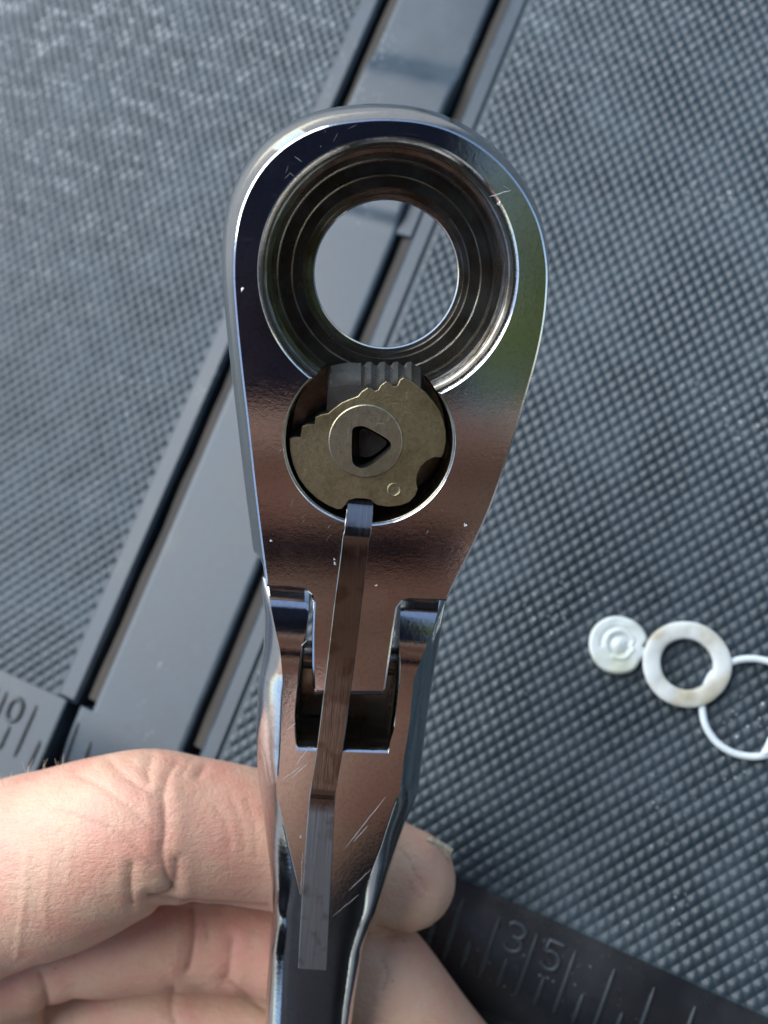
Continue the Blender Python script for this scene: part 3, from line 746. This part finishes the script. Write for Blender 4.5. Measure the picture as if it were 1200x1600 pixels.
person = empty('person', Matrix.Translation(Vector(c2w(P3(-100, 1500, 165)))), 'bare left hand gripping the ratchet handle, index finger curled behind it', 'person')
def chain(c): return capsule_chain(c)
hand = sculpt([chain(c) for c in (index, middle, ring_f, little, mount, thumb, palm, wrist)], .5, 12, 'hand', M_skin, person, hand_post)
# nail of the index finger, seen as a sliver past the fingertip
npts = [(664, 1316), (676, 1320), (690, 1327), (703, 1336)]
V = []; Fc = []
for i, (x, y) in enumerate(npts):
    for (dx, dy, d) in [(-2, 6, 157.0), (3, -4, 157.0), (6, -9, 157.8), (4, -6, 158.6), (-3, 4, 159.0)]: V.append(c2w(P3(x+dx, y+dy, d)))
for i in range(3):
    for k in range(5): k2 = (k+1) % 5; Fc.append((i*5+k, i*5+k2, (i+1)*5+k2, (i+1)*5+k))
Fc += [tuple(range(4, -1, -1)), tuple(15+k for k in range(5))]
o = mesh('fingernail', V, Fc, M_nail, None, 40, None, 1.0); o.parent = hand; o.matrix_parent_inverse = (person.matrix_world @ hand.matrix_parent_inverse).inverted() if False else Matrix.Identity(4)
hp = []
for i in range(14):
    x = random.uniform(2, 100); y = np.interp(x, [0, 50, 100], [1228, 1208, 1194])+random.uniform(-2, 10); d = 146+random.uniform(0, 3)
    a = P3(x, y, d); L_ = random.uniform(1.2, 2.8); t_x = random.uniform(-.3, .5)
    hp.append(tube([c2w(a)/MM, c2w(a+np.array([t_x*.4, .5, .3])*L_)/MM, c2w(a+np.array([t_x, 1, .35])*L_)/MM], [.035, .028, .012], 5))
M_hairs, t_, b_ = material('pale hair'); setv(t_, b_, 'Base Color', (.62, .50, .36)); setv(t_, b_, 'Roughness', .4)
o = mesh('hair', *join(hp), M_hairs, None, 60); o.parent = hand; tag(o, kind='stuff')
# ------------------------------------------------------------------ beyond the frame: phone, the other hand, torso, tree, ground
M_phone, t_, b_ = material('dark blue phone glass'); setv(t_, b_, 'Base Color', (.022, .030, .075)); setv(t_, b_, 'Roughness', .30)
M_lens, t_, b_ = material('lens black'); setv(t_, b_, 'Base Color', (.004, .004, .005)); setv(t_, b_, 'Roughness', .08)
def cbox(x0, x1, y0, y1, z0, z1, b):
    V, Fc = box(x0, x1, y0, y1, -z1, -z0, b)      # chamfer faces the wrench
    return V, Fc
def cam_obj(name, V, Fc, mat, parent=None):
    V = [c2w((x, y, -z)) for x, y, z in V]
    o = mesh(name, V, [f[::-1] for f in Fc], mat, None, 30, None, 1.0)
    if parent: o.parent = parent; o.matrix_parent_inverse = parent.matrix_world.inverted()
    return o
phone = empty('phone', Matrix.Translation(Vector(c2w((-10, -60, 8)))), 'dark blue phone held above the ratchet, taking the picture', 'phone')
cam_obj('body', *cbox(-58, 27, -118, 52, 4.0, 12, 2.0), M_phone, phone)
def lens_ring(cx, cy, r):
    V, Fc = revolve([(r*.62, 1.4), (r, 1.4), (r, 4.2), (r*.62, 4.2)], 32)
    return [(x+cx, y+cy, -z) for x, y, z in V], Fc
for cx, cy in ((0, 0), (0, -21), (-19, -10)): cam_obj('lens', *lens_ring(cx, cy, 7.5), M_lens, phone)

def cc(pts, n=5):
    Q = catmull(pts, n); a, b = Q[0], Q[-1]
    def capend(e, nxt):
        dv = e[:3]-nxt[:3]; dv /= np.linalg.norm(dv)
        return [(*(e[:3]+dv*e[3]*math.sin(math.radians(t))), e[3]*math.cos(math.radians(t))) for t in (25, 50, 70, 83)]
    Q = np.array(capend(a, Q[1])[::-1]+Q.tolist()+capend(b, Q[-2])); return tube(Q[:, :3], Q[:, 3], 20)
fing = []
for y0, y1, ln in ((-48, -42, -54), (-66, -59, -64), (-102, -91, -60), (-119, -109, -54)):
    fing.append(cc([(48, y0-6, 10, 10), (36, y0, 0, 9.5), (14, y1, -6, 9), (-10, y1, -6.5, 8.6), (ln, y1+1, -4, 7.4)]))
fing.append(cc([(44, -110, 14, 14), (52, -85, 16, 15), (50, -55, 14, 12)]))
fing.append(cc([(46, -112, 14, 17), (18, -138, 8, 28), (-4, -172, 4, 31), (8, -215, 8, 29), (26, -240, 14, 27)]))
sculpt(fing, 1.6, 4, 'hand', M_skin, person)
M_shirt, t_, b_ = material('dark shirt cloth'); setv(t_, b_, 'Base Color', ramp(t_, noise(t_, coords(t_), 300), [(.3, (.014, .015, .02)), (.7, (.03, .032, .04))])); setv(t_, b_, 'Roughness', .9)
tor = [cc([(-60, -210, 480, 100), (-30, -290, 390, 155), (0, -340, 280, 195), (-20, -430, 120, 215), (-20, -520, -120, 215), (0, -600, -400, 200)]),
       cc([(-170, -330, 330, 70), (-260, -380, 180, 75), (-290, -310, 20, 65), (-250, -200, -110, 44)]),
       cc([(170, -330, 330, 70), (280, -420, 220, 60), (220, -420, 100, 52), (110, -345, 36, 46), (40, -258, 14, 44), (14, -206, 6, 39), (8, -178, 5, 37)])]
sculpt(tor, 9, 6, 'shirt', M_shirt, person)
hd = [cc([(-50, -60, 420, 80), (-50, -45, 370, 84), (-50, -40, 320, 66)]), cc([(-20, -150, 450, 58), (-45, -80, 420, 58)])]
sculpt(hd, 6, 4, 'head', M_skin, person)
M_hair, t_, b_ = material('dark hair'); setv(t_, b_, 'Base Color', (.02, .015, .012)); setv(t_, b_, 'Roughness', .7)
sculpt([cc([(-50, -80, 460, 70), (-50, -15, 420, 86), (-50, 22, 360, 62)])], 6, 4, 'hair', M_hair, person)
# tree overhanging from the right
M_leaf, t_, b_ = material('tree leaves'); setv(t_, b_, 'Base Color', ramp(t_, noise(t_, coords(t_), 3), [(.3, (.035, .055, .012)), (.7, (.10, .13, .03))])); setv(t_, b_, 'Roughness', .6)
tr_ = t_.nodes.new('ShaderNodeBsdfTranslucent'); tr_.inputs[0].default_value = (.22, .26, .05, 1)
mx_ = t_.nodes.new('ShaderNodeMixShader'); mx_.inputs[0].default_value = .45
t_.links.new(b_.outputs[0], mx_.inputs[1]); t_.links.new(tr_.outputs[0], mx_.inputs[2]); t_.links.new(mx_.outputs[0], t_.nodes['Material Output'].inputs[0])
M_bark, t_, b_ = material('tree bark'); setv(t_, b_, 'Base Color', ramp(t_, noise(t_, coords(t_), 12), [(.3, (.05, .035, .025)), (.7, (.13, .10, .075))])); setv(t_, b_, 'Roughness', .9)
right = Vector(cdir([1, -.55, 0])); right.z = 0; right.normalize()
tb = right*2.1 + Vector((0, 0, -.45))
tree = empty('leafy_tree', Matrix.Translation(tb), 'green leafy tree overhanging from the right', 'tree')
lean = -right*1.5
tr = [np.array(lean*s*.35+Vector((.03*math.sin(5*s), .04*math.cos(4*s), s*2.2)))*1000 for s in np.linspace(0, 1, 9)]
parts = [tube(tr, np.linspace(110, 55, 9), 10)]
ends = []
for k in range(12):
    p0 = tr[4+k % 5]; an = 2*math.pi*k/12; L_ = random.uniform(700, 1200)
    dv = np.array([math.cos(an)*L_, math.sin(an)*L_, random.uniform(200, 800)]); pth = [p0, p0+dv*.4+np.array([0, 0, 90]), p0+dv*.75+np.array([0, 0, 60]), p0+dv]
    parts.append(tube(pth, [42, 30, 18, 8], 7)); ends += [pth[2], pth[3], pth[1]]
mesh('trunk', *join(parts), M_bark, tree, 60)
V = []; Fc = []
for i in range(11000):
    c = ends[random.randrange(len(ends))]+rng.normal(0, 1, 3)*np.array([300, 300, 230]); s = random.uniform(32, 70)
    a = rng.normal(0, 1, 3); a /= np.linalg.norm(a); b = np.cross(a, rng.normal(0, 1, 3)); b /= np.linalg.norm(b); k = len(V); up = np.cross(a, b)*s*.2
    V += [c-a*s, c-b*s*.45+up, c+a*s, c+b*s*.45+up]; Fc += [(k, k+1, k+2), (k, k+2, k+3)]
mesh('crown', V, Fc, M_leaf, tree, 30)
M_ground, t_, b_ = material('concrete ground'); setv(t_, b_, 'Base Color', ramp(t_, noise(t_, coords(t_), 8, 6), [(.3, (.16, .155, .145)), (.7, (.27, .26, .245))])); setv(t_, b_, 'Roughness', .9)
g = mesh('ground', *sheet(-120000, 120000, -120000, 120000, -450), M_ground); tag(g, kind='structure')
# body of the toolbox under the lid
mesh('lid_skirt', *box(-229, 209, -139, 259, -60, -9.5, 3), M_rib, lid)
